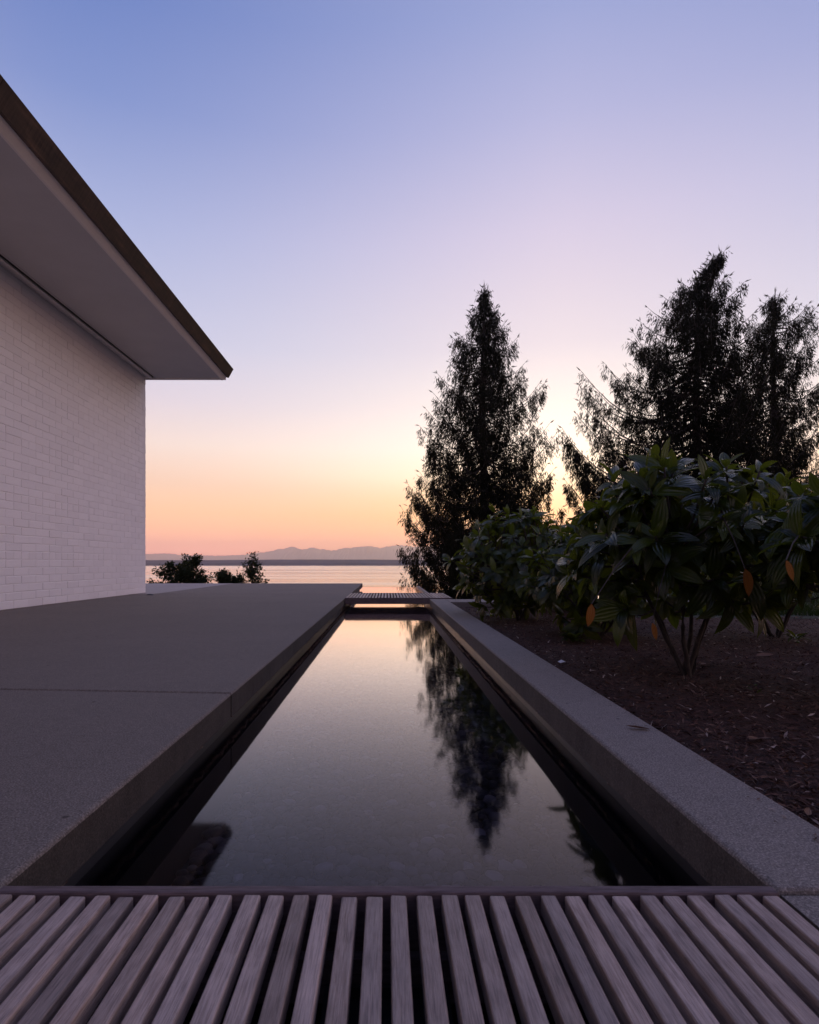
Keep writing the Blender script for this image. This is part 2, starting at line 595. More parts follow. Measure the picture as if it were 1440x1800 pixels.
slabs = []
for i, (cs, m_) in enumerate([
    ([(-5.2, -6), (EX, -6), (EX, 1.694 - jt), (-5.2, jy(-5.2, 1.694) - jt)], 'concrete'),
    ([(-5.2, jy(-5.2, 1.694) + jt), (EX, 1.694 + jt), (EX, 7.12 - jt), (-5.2, 7.15 - jt)], 'concrete'),
    ([(-2.85 + jt, 7.14 + jt), (EX, 7.12 + jt), (EX, 10.9), (-2.85 + jt, 10.9)], 'concrete'),
    ([(-14, 7.16 + jt), (-2.85 - jt, 7.14 + jt), (-2.85 - jt, 10.9), (-14, 10.9)], 'concrete_pale'),
]):
    o = bm_obj('paving_slab', slab_bm(cs, -SLAB, 0, .007, 3), M[m_], terrace)
    slabs.append(o)
    if m_ == 'concrete_pale':
        o['label'] = 'paler concrete slab beyond the house corner'


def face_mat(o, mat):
    """upright faces get a second material, darker and browner than the top"""
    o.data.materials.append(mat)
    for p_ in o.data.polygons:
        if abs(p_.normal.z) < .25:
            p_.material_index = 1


def rough_strip(name, x_face, x_in, y0, y1, ztop, zlow, mat, parent, seed):
    """uneven mortar under the slab edge"""
    rnd = random.Random(seed)
    n = int((y1 - y0) / .012)
    vv, ff = [], []
    for i in range(n + 1):
        y = y0 + (y1 - y0) * i / n
        zl = zlow + rnd.uniform(-.0022, .002) + .0015 * mnoise.noise(Vector((y * 9, seed, 0)))
        xf = x_face + (x_in - x_face) * rnd.uniform(0, .5)
        vv += [(x_in, y, ztop), (xf, y, ztop), (xf + (x_in - x_face) * rnd.uniform(0, .3), y, zl), (x_in, y, zl - .003)]
    for i in range(n):
        for k in range(3):
            a = i * 4 + k
            ff.append((a, a + 1, a + 5, a + 4))
    return mesh_obj(name, vv, ff, mat, parent)


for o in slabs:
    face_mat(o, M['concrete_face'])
rough_strip('mortar_bed', EX - .004, EX - .03, .0, 10.8, -SLAB - .001, -.081, M['bed'], terrace, 5)

# ------------------------------------------------------------------ pool
WZ = -.115
FLOORZ = -.335
bm = bmesh.new()
box(bm, -.56, -.475, -.8, 7.28, -.42, -.0765)     # side walls under the copings
box(bm, .475, .56, -.8, 7.28, -.42, -.0745)
box(bm, -.475, .475, -.9, -.8, -.42, -.12)
box(bm, -.62, -.545, 7.285, 11.9, -.42, -.0775)
box(bm, .60, .66, 7.285, 11.9, -.42, -.098)
box(bm, -.62, .66, 11.9, 11.93, -.6, -.1165)     # vanishing edge
box(bm, -.475, .475, -.8, 7.28, -.42, FLOORZ)
box(bm, -.545, .60, 7.283, 11.9, -.42, FLOORZ - .003)
pool = struct(bm_obj('pool', bm, M['poolwall']))
bm = bmesh.new()
box(bm, .603, .657, 7.3, 11.9, -.0975, -.088)
bm_obj('rim', bm, M['coping'], pool)
mesh_obj('silt_bed', [(-.474, -.79, FLOORZ + .004), (.474, -.79, FLOORZ + .004), (.474, 7.27, FLOORZ + .004), (-.474, 7.27, FLOORZ + .004)], [(0, 1, 2, 3)], M['poolfloor'], pool)
rough_strip('mortar_bed', .454, .474, .0, 6.2, -SLAB - .0005, -.080, M['bed'], pool, 9)
water = struct(mesh_obj('pool_water', [(-.4745, -.795, WZ), (.4745, -.795, WZ), (.4745, 7.284, WZ), (-.4745, 7.284, WZ),
                                       (-.5445, 7.284, WZ), (.5995, 7.284, WZ), (.5995, 11.9, WZ), (-.5445, 11.9, WZ)], [(0, 1, 2, 3), (4, 5, 6, 7)], M['water']))

# pebbles
rp = random.Random(4)
peb_meshes = []
for k in range(7):
    bm = bmesh.new()
    bmesh.ops.create_icosphere(bm, subdivisions=2, radius=1)
    off = Vector((rp.uniform(0, 50), rp.uniform(0, 50), rp.uniform(0, 50)))
    for v_ in bm.verts:
        v_.co *= 1 + .22 * mnoise.noise(v_.co * .9 + off)
    me = bpy.data.meshes.new('pebble')
    bm.to_mesh(me)
    bm.free()
    me.polygons.foreach_set('use_smooth', [True] * len(me.polygons))
    me.materials.append(M['pebble'])
    peb_meshes.append(me)
pts = []
y = .62
while y < 7.2:
    r0 = rp.uniform(.011, .016)
    x = -.46 + rp.uniform(0, .02)
    while x < .46:
        pts.append((x + rp.uniform(-.007, .007), y + rp.uniform(-.008, .008), rp.uniform(.010, .0225)))
        x += rp.uniform(.022, .034)
    y += .024
vis = sorted([p for p in pts if p[1] > 1.02 and abs(p[0]) < .42 and p[2] > .013], key=lambda p: p[1] - p[2] * 30)[:300]
visset = set(vis)
bvv, bff = [], []
for (x, y, r) in pts:
    sxy = (r * rp.uniform(.9, 1.25), r * rp.uniform(.8, 1.1), r * rp.uniform(.5, .75))
    rz = rp.uniform(0, 6.28)
    me = peb_meshes[rp.randrange(7)]
    zc = FLOORZ + .006 + sxy[2] * .55
    if (x, y, r) in visset:
        o = link('pebble', me, pool)
        o.location = (x, y, zc)
        o.scale = sxy
        o.rotation_euler = (rp.uniform(-.3, .3), rp.uniform(-.3, .3), rz)
    elif y < 5.5:
        base = len(bvv)
        c_, s_ = math.cos(rz), math.sin(rz)
        for v_ in me.vertices:
            a, b_, d = v_.co.x * sxy[0], v_.co.y * sxy[1], v_.co.z * sxy[2]
            bvv.append((x + a * c_ - b_ * s_, y + a * s_ + b_ * c_, zc + d))
        for p_ in me.polygons:
            bff.append(tuple(base + i for i in p_.vertices))
o = mesh_obj('pebbles', bvv, bff, M['pebble'], pool, smooth=True)
o['kind'] = 'stuff'

# right-hand copings
cop = struct(bm_obj('pool_coping', slab_bm([(.4765, -1.5), (.612, -1.5), (.612, 6.12), (.4765, 6.12)], -.3, -SLAB - .003, 0), M['coping']))
stone = bm_obj('coping_stone', slab_bm([(.45, -1.5), (.615, -1.5), (.615, .668), (.45, .668)], -SLAB, -.004, .007, 3), M['coping'], cop)
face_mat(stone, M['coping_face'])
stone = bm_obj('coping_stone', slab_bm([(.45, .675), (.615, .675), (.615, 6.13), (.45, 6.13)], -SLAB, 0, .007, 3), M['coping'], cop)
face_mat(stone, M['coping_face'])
tag(bm_obj('planter_wall', slab_bm([(.617, 5.68), (3.1, 5.68), (3.1, 6.128), (.617, 6.128)], -.62, -.002, .007, 3), M['coping']),
    'low pale concrete wall closing the far end of the mulch bed', 'wall')

# ------------------------------------------------------------------ house
house = empty('house', (-3.07, 7.46, 0))
tag(house, 'white painted brick house with deep eave and dark bronze fascia', 'house')
HO = Vector((-3.07, 7.46, 0))


def hmesh(name, verts, faces, mat, parent=house):
    return mesh_obj(name, [Vector(v_) - HO for v_ in verts], faces, mat, parent)


def hbox(name, x0, x1, y0, y1, z0, z1, mat, parent=house):
    bm = bmesh.new()
    box(bm, x0 + 3.07, x1 + 3.07, y0 - 7.46, y1 - 7.46, z0, z1)
    return bm_obj(name, bm, mat, parent)


WX, WY1, WTOP = -3.07, 7.46, 2.745
wall = hbox('wall', -11, WX - .0038, -6, WY1 - .0038, 0.001, WTOP, M['mortar'])
CH = .0677
rb = random.Random(11)


def brick_mesh(L, H, seed):
    rr = random.Random(seed)
    e = .0022
    D = .012
    j = lambda a: rr.uniform(-a, a)
    pts_ = []
    for (y_, z_) in ((-L / 2, -H / 2), (L / 2, -H / 2), (L / 2, H / 2), (-L / 2, H / 2)):
        sy, sz = (1 if y_ > 0 else -1), (1 if z_ > 0 else -1)
        dy, dz = j(.0015), j(.0012)
        pts_.append(((-D, y_ + dy, z_ + dz), (-e * .9, y_ + dy, z_ + dz), (j(.0006), y_ + dy - sy * e * 1.3, z_ + dz - sz * e * 1.3)))
    vv = [p[0] for p in pts_] + [p[1] for p in pts_] + [p[2] for p in pts_]
    ff = [(8, 9, 10, 11)]
    for k in range(4):
        k2 = (k + 1) % 4
        ff += [(k, k2, 4 + k2, 4 + k), (4 + k, 4 + k2, 8 + k2, 8 + k)]
    me = bpy.data.meshes.new('brick')
    me.from_pydata(vv, [], ff)
    me.materials.append(M['brick'])
    return me


bm_str = [brick_mesh(.1995, .0622, i) for i in range(8)]
bm_hd = [brick_mesh(.098, .0622, 50 + i) for i in range(6)]
bricks = []
for c_i in range(41):
    z = CH * (c_i + .5)
    if z + CH * .45 > WTOP + .02:
        continue
    head = c_i % 7 == 6
    mod = .1015 if head else .203
    y = WY1 - mod / 2 + .002
    if c_i % 2 and not head:
        bricks.append((y + mod / 4 - .001, z, True))
        y -= mod * .5 + mod * .0
    while y > -5.8:
        bricks.append((y, z, head))
        y -= mod
inview = sorted([b_ for b_ in bricks if 680 + F * WX / max(b_[0], .1) > -12 and b_[0] > 1], key=lambda b_: b_[0])
sel = set(inview[:300])
bvv, bff = [], []
for b_ in bricks:
    y, z, hd = b_
    me = rb.choice(bm_hd if hd else bm_str)
    proud = rb.gauss(0, .0008)
    rx, rz = rb.gauss(0, .006), rb.gauss(0, .006)
    dz = rb.gauss(0, .0007)
    if b_ in sel:
        o = link('brick', me, wall)
        o.location = (proud, y - 7.46, z + dz)
        o.rotation_euler = (rx, 0, rz)
    else:
        base = len(bvv)
        mt = Matrix.Translation((proud, y - 7.46, z + dz)) @ Matrix.Rotation(rx, 4, 'X') @ Matrix.Rotation(rz, 4, 'Z')
        bvv += [mt @ v_.co for v_ in me.vertices]
        bff += [tuple(base + i for i in p_.vertices) for p_ in me.polygons]
o = mesh_obj('bricks', bvv, bff, M['brick'], wall)
o['kind'] = 'stuff'

GY = 7.52    # gable end of the roof
hmesh('roof', [(-1.985, -6, 2.862), (-1.985, GY - .01, 2.862), (-7, GY - .01, 3.15), (-7, -6, 3.15), (-12, -6, 2.862), (-12, GY - .01, 2.862),
               (-2.06, -6, 2.757), (-2.06, GY - .01, 2.757), (-12, -6, 2.757), (-12, GY - .01, 2.757)],
      [(0, 1, 2, 3), (3, 2, 5, 4), (1, 7, 9, 5, 2), (0, 3, 4, 8, 6), (6, 8, 9, 7), (0, 6, 7, 1)], M['roof'])
soff = hbox('soffit', -2.932, -2.118, -6, GY - .035, 2.738, 2.7562, M['soffit'])
hbox('soffit_vent', -2.986, -2.9505, -6, GY - .06, 2.747, 2.7563, M['black'])
hbox('trim', -2.9505, -2.932, -6, GY - .035, 2.7355, 2.7561, M['soffit'])
hbox('trim', -3.03, -2.986, -6, GY - .035, 2.734, 2.756, M['trim'])
hbox('trim', -3.09, -3.03, -6, GY - .035, 2.7465, 2.7559, M['trim'])
hbox('trim', -12, -2.06, GY - .035, GY - .012, 2.722, 2.7568, M['trim'])
hbox('trim', -2.975, -2.118, GY - .05, GY - .035, 2.729, 2.756, M['trim'])
hmesh('trim', [(-2.053, -6, 2.7567), (-2.053, GY - .012, 2.7567), (-2.104, GY - .012, 2.7185), (-2.104, -6, 2.7185), (-2.118, GY - .012, 2.7185), (-2.118, -6, 2.7185),
                (-2.118, GY - .012, 2.7567), (-2.118, -6, 2.7567)],
      [(0, 1, 2, 3), (3, 2, 4, 5), (5, 4, 6, 7), (1, 6, 4, 2), (0, 3, 5, 7)], M['trim'])
# tilted bronze fascia in lengths
fj = [GY + .005, 5.48, 3.01, .54, -1.93, -6]
for a, b_ in zip(fj, fj[1:]):
    g = .004
    ya, yb = a - (0 if a == fj[0] else g / 2), b_ + g / 2
    sec = [(-1.968, 2.866), (-1.985, 2.872), (-2.05, 2.872), (-2.052, 2.7575), (-2.03, 2.754)]
    vv = [(x, yb, z) for x, z in sec] + [(x, ya, z) for x, z in sec]
    n = len(sec)
    ff = [tuple(range(n))[::-1], tuple(range(n, 2 * n))] + [(k, (k + 1) % n, n + (k + 1) % n, n + k) for k in range(n)]
    o = hmesh('fascia', vv, ff, M['fascia'])
    o['label'] = 'dark bronze fascia length along the eave'

# ------------------------------------------------------------------ timber decks
rw = random.Random(21)


def slat_mesh(w, L, h, name='slat'):
    bm = bmesh.new()
    box(bm, -w / 2, w / 2, 0, L, -h, 0)
    es = [e for e in bm.edges if all(v_.co.z == 0 for v_ in e.verts)]
    es += [e for e in bm.edges if abs(e.verts[0].co.z - e.verts[1].co.z) > h * .5]
    bmesh.ops.bevel(bm, geom=es, offset=min(.002, w * .2), segments=2, profile=.5, affect='EDGES')
    me = bpy.data.meshes.new(name)
    bm.to_mesh(me)
    bm.free()
    me.materials.append(M['wood'])
    return me


def deck(name, label, y0, y1, x0, x1, pitch, width, border, seed, joists, ztop=0.0, xb=None):
    rr = random.Random(seed)
    root = empty(name, ((x0 + x1) / 2, y0, ztop - .07))
    tag(root, label, 'deck')
    rl = root.location.copy()
    n = int(round((x1 - x0) / pitch))
    me_s = [slat_mesh(width * k, (y1 - border - .004) - (y0 + border + .004), .02) for k in (.96, 1.0, 1.04)]
    for i in range(n):
        x = x0 + (i + .5) * (x1 - x0) / n + rr.gauss(0, .0004)
        o = link('slat', me_s[rr.randrange(3)], root)
        o.location = Vector((x, y0 + border + .004 + rr.gauss(0, .0008), ztop + rr.gauss(0, .0007))) - rl
        o.rotation_euler = (0, rr.gauss(0, .015), rr.gauss(0, .0005))
    xa, xb_ = xb if xb else (x0, x1)
    for ya, yb in ((y1 - border, y1), (y0, y0 + border)):
        bm = bmesh.new()
        box(bm, xa - rl.x, xb_ - rl.x, ya - rl.y, yb - rl.y, -.066 + ztop - rl.z, ztop + .0005 - rl.z)
        bmesh.ops.bevel(bm, geom=[e for e in bm.edges if all(v_.co.z > ztop - rl.z for v_ in e.verts)], offset=.003, segments=2, profile=.5, affect='EDGES')
        bm_obj('border_board', bm, M['wood_dark'], root)
    if name == 'slatted_deck':
        bm = bmesh.new()
        box(bm, xa - rl.x, xb_ - rl.x, y1 - .03 - rl.y, y1 - .004 - rl.y, -.34 - rl.z, -.0665 - rl.z)
        bm_obj('support_beam', bm, M['wood_dark'], root)
    for yj in joists:
        bm = bmesh.new()
        box(bm, xa + .004 - rl.x, xb_ - .004 - rl.x, yj - .012 - rl.y, yj + .012 - rl.y, -.062 + ztop - rl.z, ztop - .0205 - rl.z)
        bm_obj('joist', bm, M['wood_dark'], root)
    return root


deck('slatted_deck', 'weathered hardwood slatted deck across the pool in the foreground', -.75, .682, -.447, .447, .0283, .0178, .0155, 3, (-.5, -.1, .25))
deck('slatted_bridge', 'small slatted timber bridge crossing the far end of the pool', 6.235, 7.275, -.447, .70, .0345, .0215, .022, 8, (6.75,), 0.006, xb=(-.447, .70))
bm = bmesh.new()
box(bm, .4765, .72, 6.14, 7.28, -.5, -.0665)
tag(bm_obj('bridge_footing', bm, M['coping']), 'concrete footing under the right end of the small bridge', 'footing')

# dark fitting seen between the deck slats
ft = empty('pool_fitting', (.0, .62, -.11))
tag(ft, 'dark rectangular pool fitting glimpsed between the foreground deck slats', 'pool fitting')
bm = bmesh.new()
for a in ((-.068, .068, -.03, -.024, 0, .018), (-.068, .068, .024, .03, 0, .018), (-.068, -.06, -.024, .024, 0, .018), (.06, .068, -.024, .024, 0, .018), (-.06, .06, -.024, .024, 0, .006)):
    box(bm, *a)
bm_obj('housing', bm, M['plastic'], ft)
for sx_ in (-1, 1):
    bm = bmesh.new()
    bmesh.ops.create_cone(bm, cap_ends=True, segments=14, radius1=.007, radius2=.006, depth=.006)
    bmesh.ops.translate(bm, verts=bm.verts, vec=(sx_ * .045, 0, .009))
    bm_obj('screw', bm, M['metal'], ft)

# small dark cap near the wall corner
bm = bmesh.new()
bmesh.ops.create_uvsphere(bm, u_segments=14, v_segments=8, radius=.042)
bmesh.ops.scale(bm, verts=bm.verts, vec=(1.05, .8, .38))
bmesh.ops.delete(bm, geom=[v_ for v_ in bm.verts if v_.co.z < -.001], context='VERTS')
o = bm_obj('drain_cap', bm, M['plastic'], smooth=True)
o.location = (-2.78, 6.88, .001)
tag(o, 'small dark domed cap on the terrace beside the house corner', 'cap')

# ------------------------------------------------------------------ mulch bed and lawn
def mulch_z(x, y):
    z = -.045 + .014 * mnoise.noise(Vector((x * 2.2, y * 2.2, 0))) + .008 * mnoise.noise(Vector((x * 7, y * 7, 4)))
    z -= .02 * max(0, 1 - (x - .615) / .12)
    return z


vv, ff = [], []
NX, NY = 90, 150
for j in range(NY + 1):
    for i in range(NX + 1):
        x, y = .6165 + (4.2 - .6165) * i / NX, -1.0 + (5.679 + 1.0) * j / NY
        vv.append((x, y, mulch_z(x, y)))
for j in range(NY):
    for i in range(NX):
        a = j * (NX + 1) + i
        x, y = vv[a][0], vv[a][1]
        ff.append((a, a + 1, a + NX + 2, a + NX + 1))
struct(mesh_obj('mulch_bed', vv, ff, M['mulch'], smooth=True))
rc = random.Random(31)
vv, ff = [], []
for k in range(26000):
    y = .75 + 4.9 * rc.random() ** 1.6
    x = .63 + rc.random() ** 1.1 * min(3.2, .15 + y * .85)
    L, W = rc.uniform(.004, .018), rc.uniform(.0013, .0037)
    if rc.random() < .03:
        L *= 1.8
    a = rc.uniform(0, 6.28)
    tilt = rc.gauss(0, .35)
    p = Vector((x, y, mulch_z(x, y) + rc.uniform(.001, .007)))
    d = Vector((math.cos(a) * math.cos(tilt), math.sin(a) * math.cos(tilt), math.sin(tilt)))
    s = Vector((-math.sin(a), math.cos(a), rc.gauss(0, .5))).normalized()
    u = d.cross(s) * W * .5
    b0 = len(vv)
    vv += [p - d * L, p + s * W + u, p + d * L, p - s * W + u]
    ff += [(b0, b0 + 1, b0 + 2), (b0, b0 + 2, b0 + 3)]
for k in range(150):       # chips kicked onto the coping, most of them along its outer edge
    y = .75 + 4.6 * rc.random() ** 1.4
    x = .612 - abs(rc.gauss(0, .022 if k % 5 else .07))
    if x < .46:
        continue
    L, W, a = rc.uniform(.002, .008), rc.uniform(.0008, .002), rc.uniform(0, 6.28)
    p, d, s_ = Vector((x, y, .0022)), Vector((math.cos(a), math.sin(a), rc.uniform(-.1, .1))), Vector((-math.sin(a), math.cos(a), 0))
    b0 = len(vv)
    vv += [p - d * L, p + s_ * W, p + d * L, p - s_ * W]
    ff += [(b0, b0 + 1, b0 + 2), (b0, b0 + 2, b0 + 3)]
o = mesh_obj('mulch_chips', vv, ff, M['chip'])
o['kind'] = 'stuff'
o['label'] = 'loose dark bark chips covering the planting bed'
o['category'] = 'mulch'

lz = -.042
struct(mesh_obj('lawn', [(1.5, 4.55, lz), (9, 3.9, lz), (14, 8.4, lz), (3.102, 8.4, lz), (3.102, 6.13, lz), (3.102, 5.66, lz), (1.5, 5.66, lz)], [(0, 1, 2, 3, 4, 5, 6)], M['lawn']))
rg_ = random.Random(8)
vv, ff = [], []
for k in range(26000):
    y = 4.5 + 3.85 * rg_.random() ** 1.5
    x = rg_.uniform(1.55, 1.8 + y * .8)
    if y > 5.6 and x < 3.15:
        continue
    if y < 4.62 + .12 * mnoise.noise(Vector((x * 3, 0, 0))):
        continue
    h = rg_.uniform(.03, .07)
    a = rg_.uniform(0, 6.28)
    ln = rg_.uniform(0, .03)
    b0 = len(vv)
    w = .003
    vv += [(x - w * math.cos(a), y - w * math.sin(a), lz), (x + w * math.cos(a), y + w * math.sin(a), lz), (x + ln * math.sin(a), y + ln * math.cos(a), lz + h)]
    ff.append((b0, b0 + 1, b0 + 2))
o = mesh_obj('grass', vv, ff, M['grass'])
o['kind'] = 'stuff'
o['label'] = 'short green lawn grass behind the shrubs'
o['category'] = 'grass'

# ------------------------------------------------------------------ conifers beyond the garden


def lerp_tab(tab, x):
    if x <= tab[0][0]:
        return tab[0][1:]
    for p, q in zip(tab, tab[1:]):
        if p[0] <= x <= q[0]:
            k = (x - p[0]) / (q[0] - p[0])
            return tuple(a + (b - a) * k for a, b in zip(p[1:], q[1:]))
    return tab[-1][1:]


def cedar(label, px, ytop, Y, prof, seed, nlimb, lean=0.0, dens=1.0):
    """prof: (photo y, half width left px, half width right px)"""
    rr = random.Random(seed)
    k = Y / F
    base = Vector(((px - 680) * k, Y, terrain_z((px - 680) * k, Y) - .2))
    top = CAMZ + (990 - ytop) * k
    H = top - base.z
    root = empty('cedar_tree', base)
    tag(root, label, 'tree', 'tall cedars beyond the garden')

    def trunk_at(z):          # z above base
        f = z / H
        return Vector((math.sin(z * .35 + seed) * .09 + lean * max(0, f - .9) * 10 * k * 10, math.cos(z * .27) * .08, z))
    tv, tf = [], []
    zs = [H * i / 22 for i in range(23)]
    tube(tv, tf, [trunk_at(z) for z in zs], [.42 * (1 - z / H) ** .8 + .025 for z in zs], 9)
    mesh_obj('trunk', tv, tf, M['bark'], root, smooth=True)
    lv, lf = [], []
    fv, ffc = [], []

    def kite(p, d, L, w):
        s = Vector((rr.uniform(-1, 1), rr.uniform(-1, 1), rr.uniform(-.3, .3)))
        s = (s - d * s.dot(d))
        if s.length < 1e-4:
            return
        s.normalize()
        b0 = len(fv)
        m_ = p + d * L * .45
        fv.extend((p, m_ + s * w, p + d * L, m_ - s * w))
        ffc.append((b0, b0 + 1, b0 + 2, b0 + 3))

    def spray(p, out, sc):
        """a flat drooping spray of scale-leaf twigs"""
        nk = rr.randint(4, 6)
        for _ in range(nk):
            d = Vector((out.x * rr.uniform(-.1, .6) + rr.gauss(0, .28), out.y * rr.uniform(-.1, .6) + rr.gauss(0, .28), -rr.uniform(.7, 1.3))).normalized()
            q = p + Vector((rr.gauss(0, .17), rr.gauss(0, .17), rr.gauss(0, .12))) * sc
            kite(q, d, rr.uniform(.28, .85) * sc, rr.uniform(.02, .042) * sc)

    def drape(p, out, D):
        """a hanging curtain of twigs, widest at the limb"""
        wdt = rr.uniform(.11, .25)
        for _ in range(int(13 + D * 22)):
            t_ = rr.random() ** 1.2
            r_ = wdt * (1 - .75 * t_)
            q = p + Vector((rr.gauss(0, r_), rr.gauss(0, r_), -D * t_ + rr.gauss(0, .05)))
            d = Vector((out.x * .25 + rr.gauss(0, .33), out.y * .25 + rr.gauss(0, .33), -rr.uniform(.5, 1.2))).normalized()
            kite(q, d, rr.uniform(.18, .46), rr.uniform(.015, .034))

    ga = rr.uniform(0, 6.28)
    for i in range(nlimb):
        f = ((i + rr.random()) / nlimb) ** 1.15
        z = H * (.03 + .96 * f)
        ypx = 990 - (base.z + z - CAMZ) / k
        wl_, wr_ = (1.05 * v_ for v_ in lerp_tab(prof, ypx))
        ga += 2.399 + rr.gauss(0, .35)
        ca = math.cos(ga)
        # half width by side, round in depth
        w = (wr_ if ca > 0 else wl_) * abs(ca) + (wl_ + wr_) * .5 * (1 - abs(ca))
        L = max(.25, w * k * (rr.uniform(.45, .85) if rr.random() < (.48 if f > .42 else .25) else rr.uniform(.88, 1.08)))
        o0 = Vector((math.cos(ga), math.sin(ga), 0))
        p0 = trunk_at(z)
        rise = rr.uniform(-.12, .1) + .3 * max(0, f - .55)
        droop = rr.uniform(.3, .6) * (1.2 - f)
        npt = 8
        pts_ = []
        wob = rr.uniform(0, 9)
        for j in range(npt + 1):
            s = j / npt
            zz = L * (rise * s - droop * math.sin(math.pi * min(1, s * 1.0)) * .6 + .27 * s ** 3)
            side = Vector((-o0.y, o0.x, 0)) * math.sin(s * 3 + wob) * L * .07
            pts_.append(p0 + o0 * L * s + side + Vector((0, 0, zz)))
        tube(lv, lf, pts_, [max(.012, .075 * (L / 5) ** .7 * (1 - s_ / npt) + .012) for s_ in range(npt + 1)], 4)
        ncl = int((3 + L * (3.0 + 4.6 * max(0, 1 - f * 1.9))) * dens)
        for c_ in range(ncl):
            s = rr.uniform(.1, 1) ** .62
            j = min(int(s * npt), npt - 1)
            q = pts_[j].lerp(pts_[j + 1], s * npt - j)
            lat = rr.gauss(0, 1) * (.08 + .13 * L * (1 - s * .85))
            q = q + Vector((-o0.y, o0.x, 0)) * lat + Vector((0, 0, -abs(lat) * .25))
            if abs(lat) > .2:
                tube(lv, lf, [pts_[j], q], [.018, .008], 3)
            drape(q, o0, rr.uniform(.45, 1.35) * min(1, .45 + L * .25))
        # upturned tip
        for c_ in range(4):
            d = (o0 * rr.uniform(.4, 1) + Vector((rr.gauss(0, .2), rr.gauss(0, .2), rr.uniform(.1, .7)))).normalized()
            kite(pts_[-1], d, rr.uniform(.2, .5), .035)
    # leader
    for c_ in range(14):
        z = H * rr.uniform(.955, 1.0)
        spray(trunk_at(z), Vector((rr.gauss(0, .5), rr.gauss(0, .5), 0)), .6)
    for c_ in range(5):
        kite(trunk_at(H * .995), Vector((rr.gauss(0, .25), rr.gauss(0, .25), 1)).normalized(), rr.uniform(.3, .7), .03)
    mesh_obj('limbs', lv, lf, M['bark'], root)
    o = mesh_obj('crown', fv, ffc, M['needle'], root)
    return root


cedar('tall narrow dark cedar rising beyond the end of the pool', 850, 502, 45,
      [(500, 3, 3), (530, 12, 14), (560, 22, 30), (600, 44, 50), (650, 66, 74), (700, 84, 96), (750, 104, 116), (800, 116, 112), (850, 132, 112), (900, 142, 112),
       (950, 150, 125), (1000, 148, 125), (1040, 128, 115), (1075, 95, 95), (1120, 60, 60)], 5, 330)
cedar('broadest dark cedar with a ragged bent top behind the large shrub', 1226, 440, 42,
      [(430, 8, 12), (490, 12, 16), (505, 30, 38), (530, 58, 66), (570, 88, 86), (640, 140, 110), (700, 168, 120), (760, 198, 130), (800, 222, 135), (850, 232, 140),
       (900, 228, 140), (960, 200, 140), (1040, 160, 130), (1110, 80, 80)], 12, 400, lean=4.2)
cedar('dark cedar with long upswept right branches at the picture edge', 1362, 512, 47,
      [(510, 5, 6), (540, 22, 28), (580, 40, 66), (620, 62, 84), (700, 80, 92), (780, 95, 98), (850, 110, 118), (920, 125, 130), (1000, 130, 130), (1080, 110, 110)], 23, 230)

# ------------------------------------------------------------------ shrubs below the terrace


def far_bush(name, label, cat, px, ytop, Y, hw, seed, n, mode):
    rr = random.Random(seed)
    k = Y / F
    X = (px - 680) * k
    base = Vector((X, Y, terrain_z(X, Y) - .1))
    top = CAMZ + (990 - ytop) * k - base.z
    root = empty(name, base)
    tag(root, label, cat, 'shrubs growing below the terrace edge')
    tv, tf, fv, ff = [], [], [], []
    tube(tv, tf, [Vector((0, 0, 0)), Vector((.03, 0, top * .5)), Vector((0, .02, top * .97))], [.07, .045, .008], 6)
    nb = 26 if mode != 'round' else 18
    ends = []
    for i in range(nb):
        f = rr.uniform(.5, .98)
        a = rr.uniform(0, 6.28)
        if mode == 'spire':
            w = hw * k * (1.1 - f) * 2.6
        elif mode == 'round':
            w = hw * k * math.sqrt(max(0.02, 1 - (max(0, f - .7) / .3) ** 2))
        else:
            w = hw * k * (1.02 - f ** 4) ** .6
        w *= rr.uniform(.55, 1.1)
        p0 = Vector((0, 0, top * max(.1, f - .15)))
        p1 = Vector((math.cos(a) * w, math.sin(a) * w, top * f + rr.uniform(0, .15)))
        tube(tv, tf, [p0, p0.lerp(p1, .5) + Vector((0, 0, .05)), p1], [.02, .013, .005], 4)
        ends.append((p0, p1))
    for i in range(n):
        p0, p1 = ends[rr.randrange(nb)]
        q = p0.lerp(p1, rr.uniform(.35, 1.05)) + Vector((rr.gauss(0, .09), rr.gauss(0, .09), rr.gauss(0, .09)))
        if q.z > top:
            continue
        d = Vector((rr.gauss(0, 1), rr.gauss(0, 1), rr.gauss(0, .7))).normalized()
        s = d.orthogonal().normalized()
        L, w = rr.uniform(.07, .17), rr.uniform(.02, .04)
        b0 = len(fv)
        fv += [q, q + d * L * .5 + s * w, q + d * L, q + d * L * .5 - s * w]
        ff.append((b0, b0 + 1, b0 + 2, b0 + 3))
    mesh_obj('trunk', tv, tf, M['bark'], root)
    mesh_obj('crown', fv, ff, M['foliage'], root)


far_bush('garden_bush', 'spreading dark bush closest to the white house beyond the terrace', 'bush', 308, 988, 27, 50, 3, 5200, 'wide')
far_bush('garden_tree', 'small pointed tree rising out of the spreading bush', 'tree', 338, 974, 28, 28, 4, 2600, 'spire')
far_bush('garden_bush', 'rounded dark bush between the pointed tree and the slender sapling', 'bush', 399, 1002, 26, 24, 6, 4200, 'round')
far_bush('sapling', 'slender open sapling beyond the terrace with sea behind', 'tree', 443, 969, 27, 20, 7, 1300, 'spire')
far_bush('garden_bush', 'lowest sprig of foliage touching the house corner beyond the terrace', 'bush', 262, 1016, 26, 14, 9, 420, 'wide')
far_bush('garden_bush', 'tiny low bush right of the slender sapling beyond the terrace', 'bush', 466, 1019, 26, 10, 10, 300, 'wide')

# ------------------------------------------------------------------ broad-leaved shrubs in the mulch bed


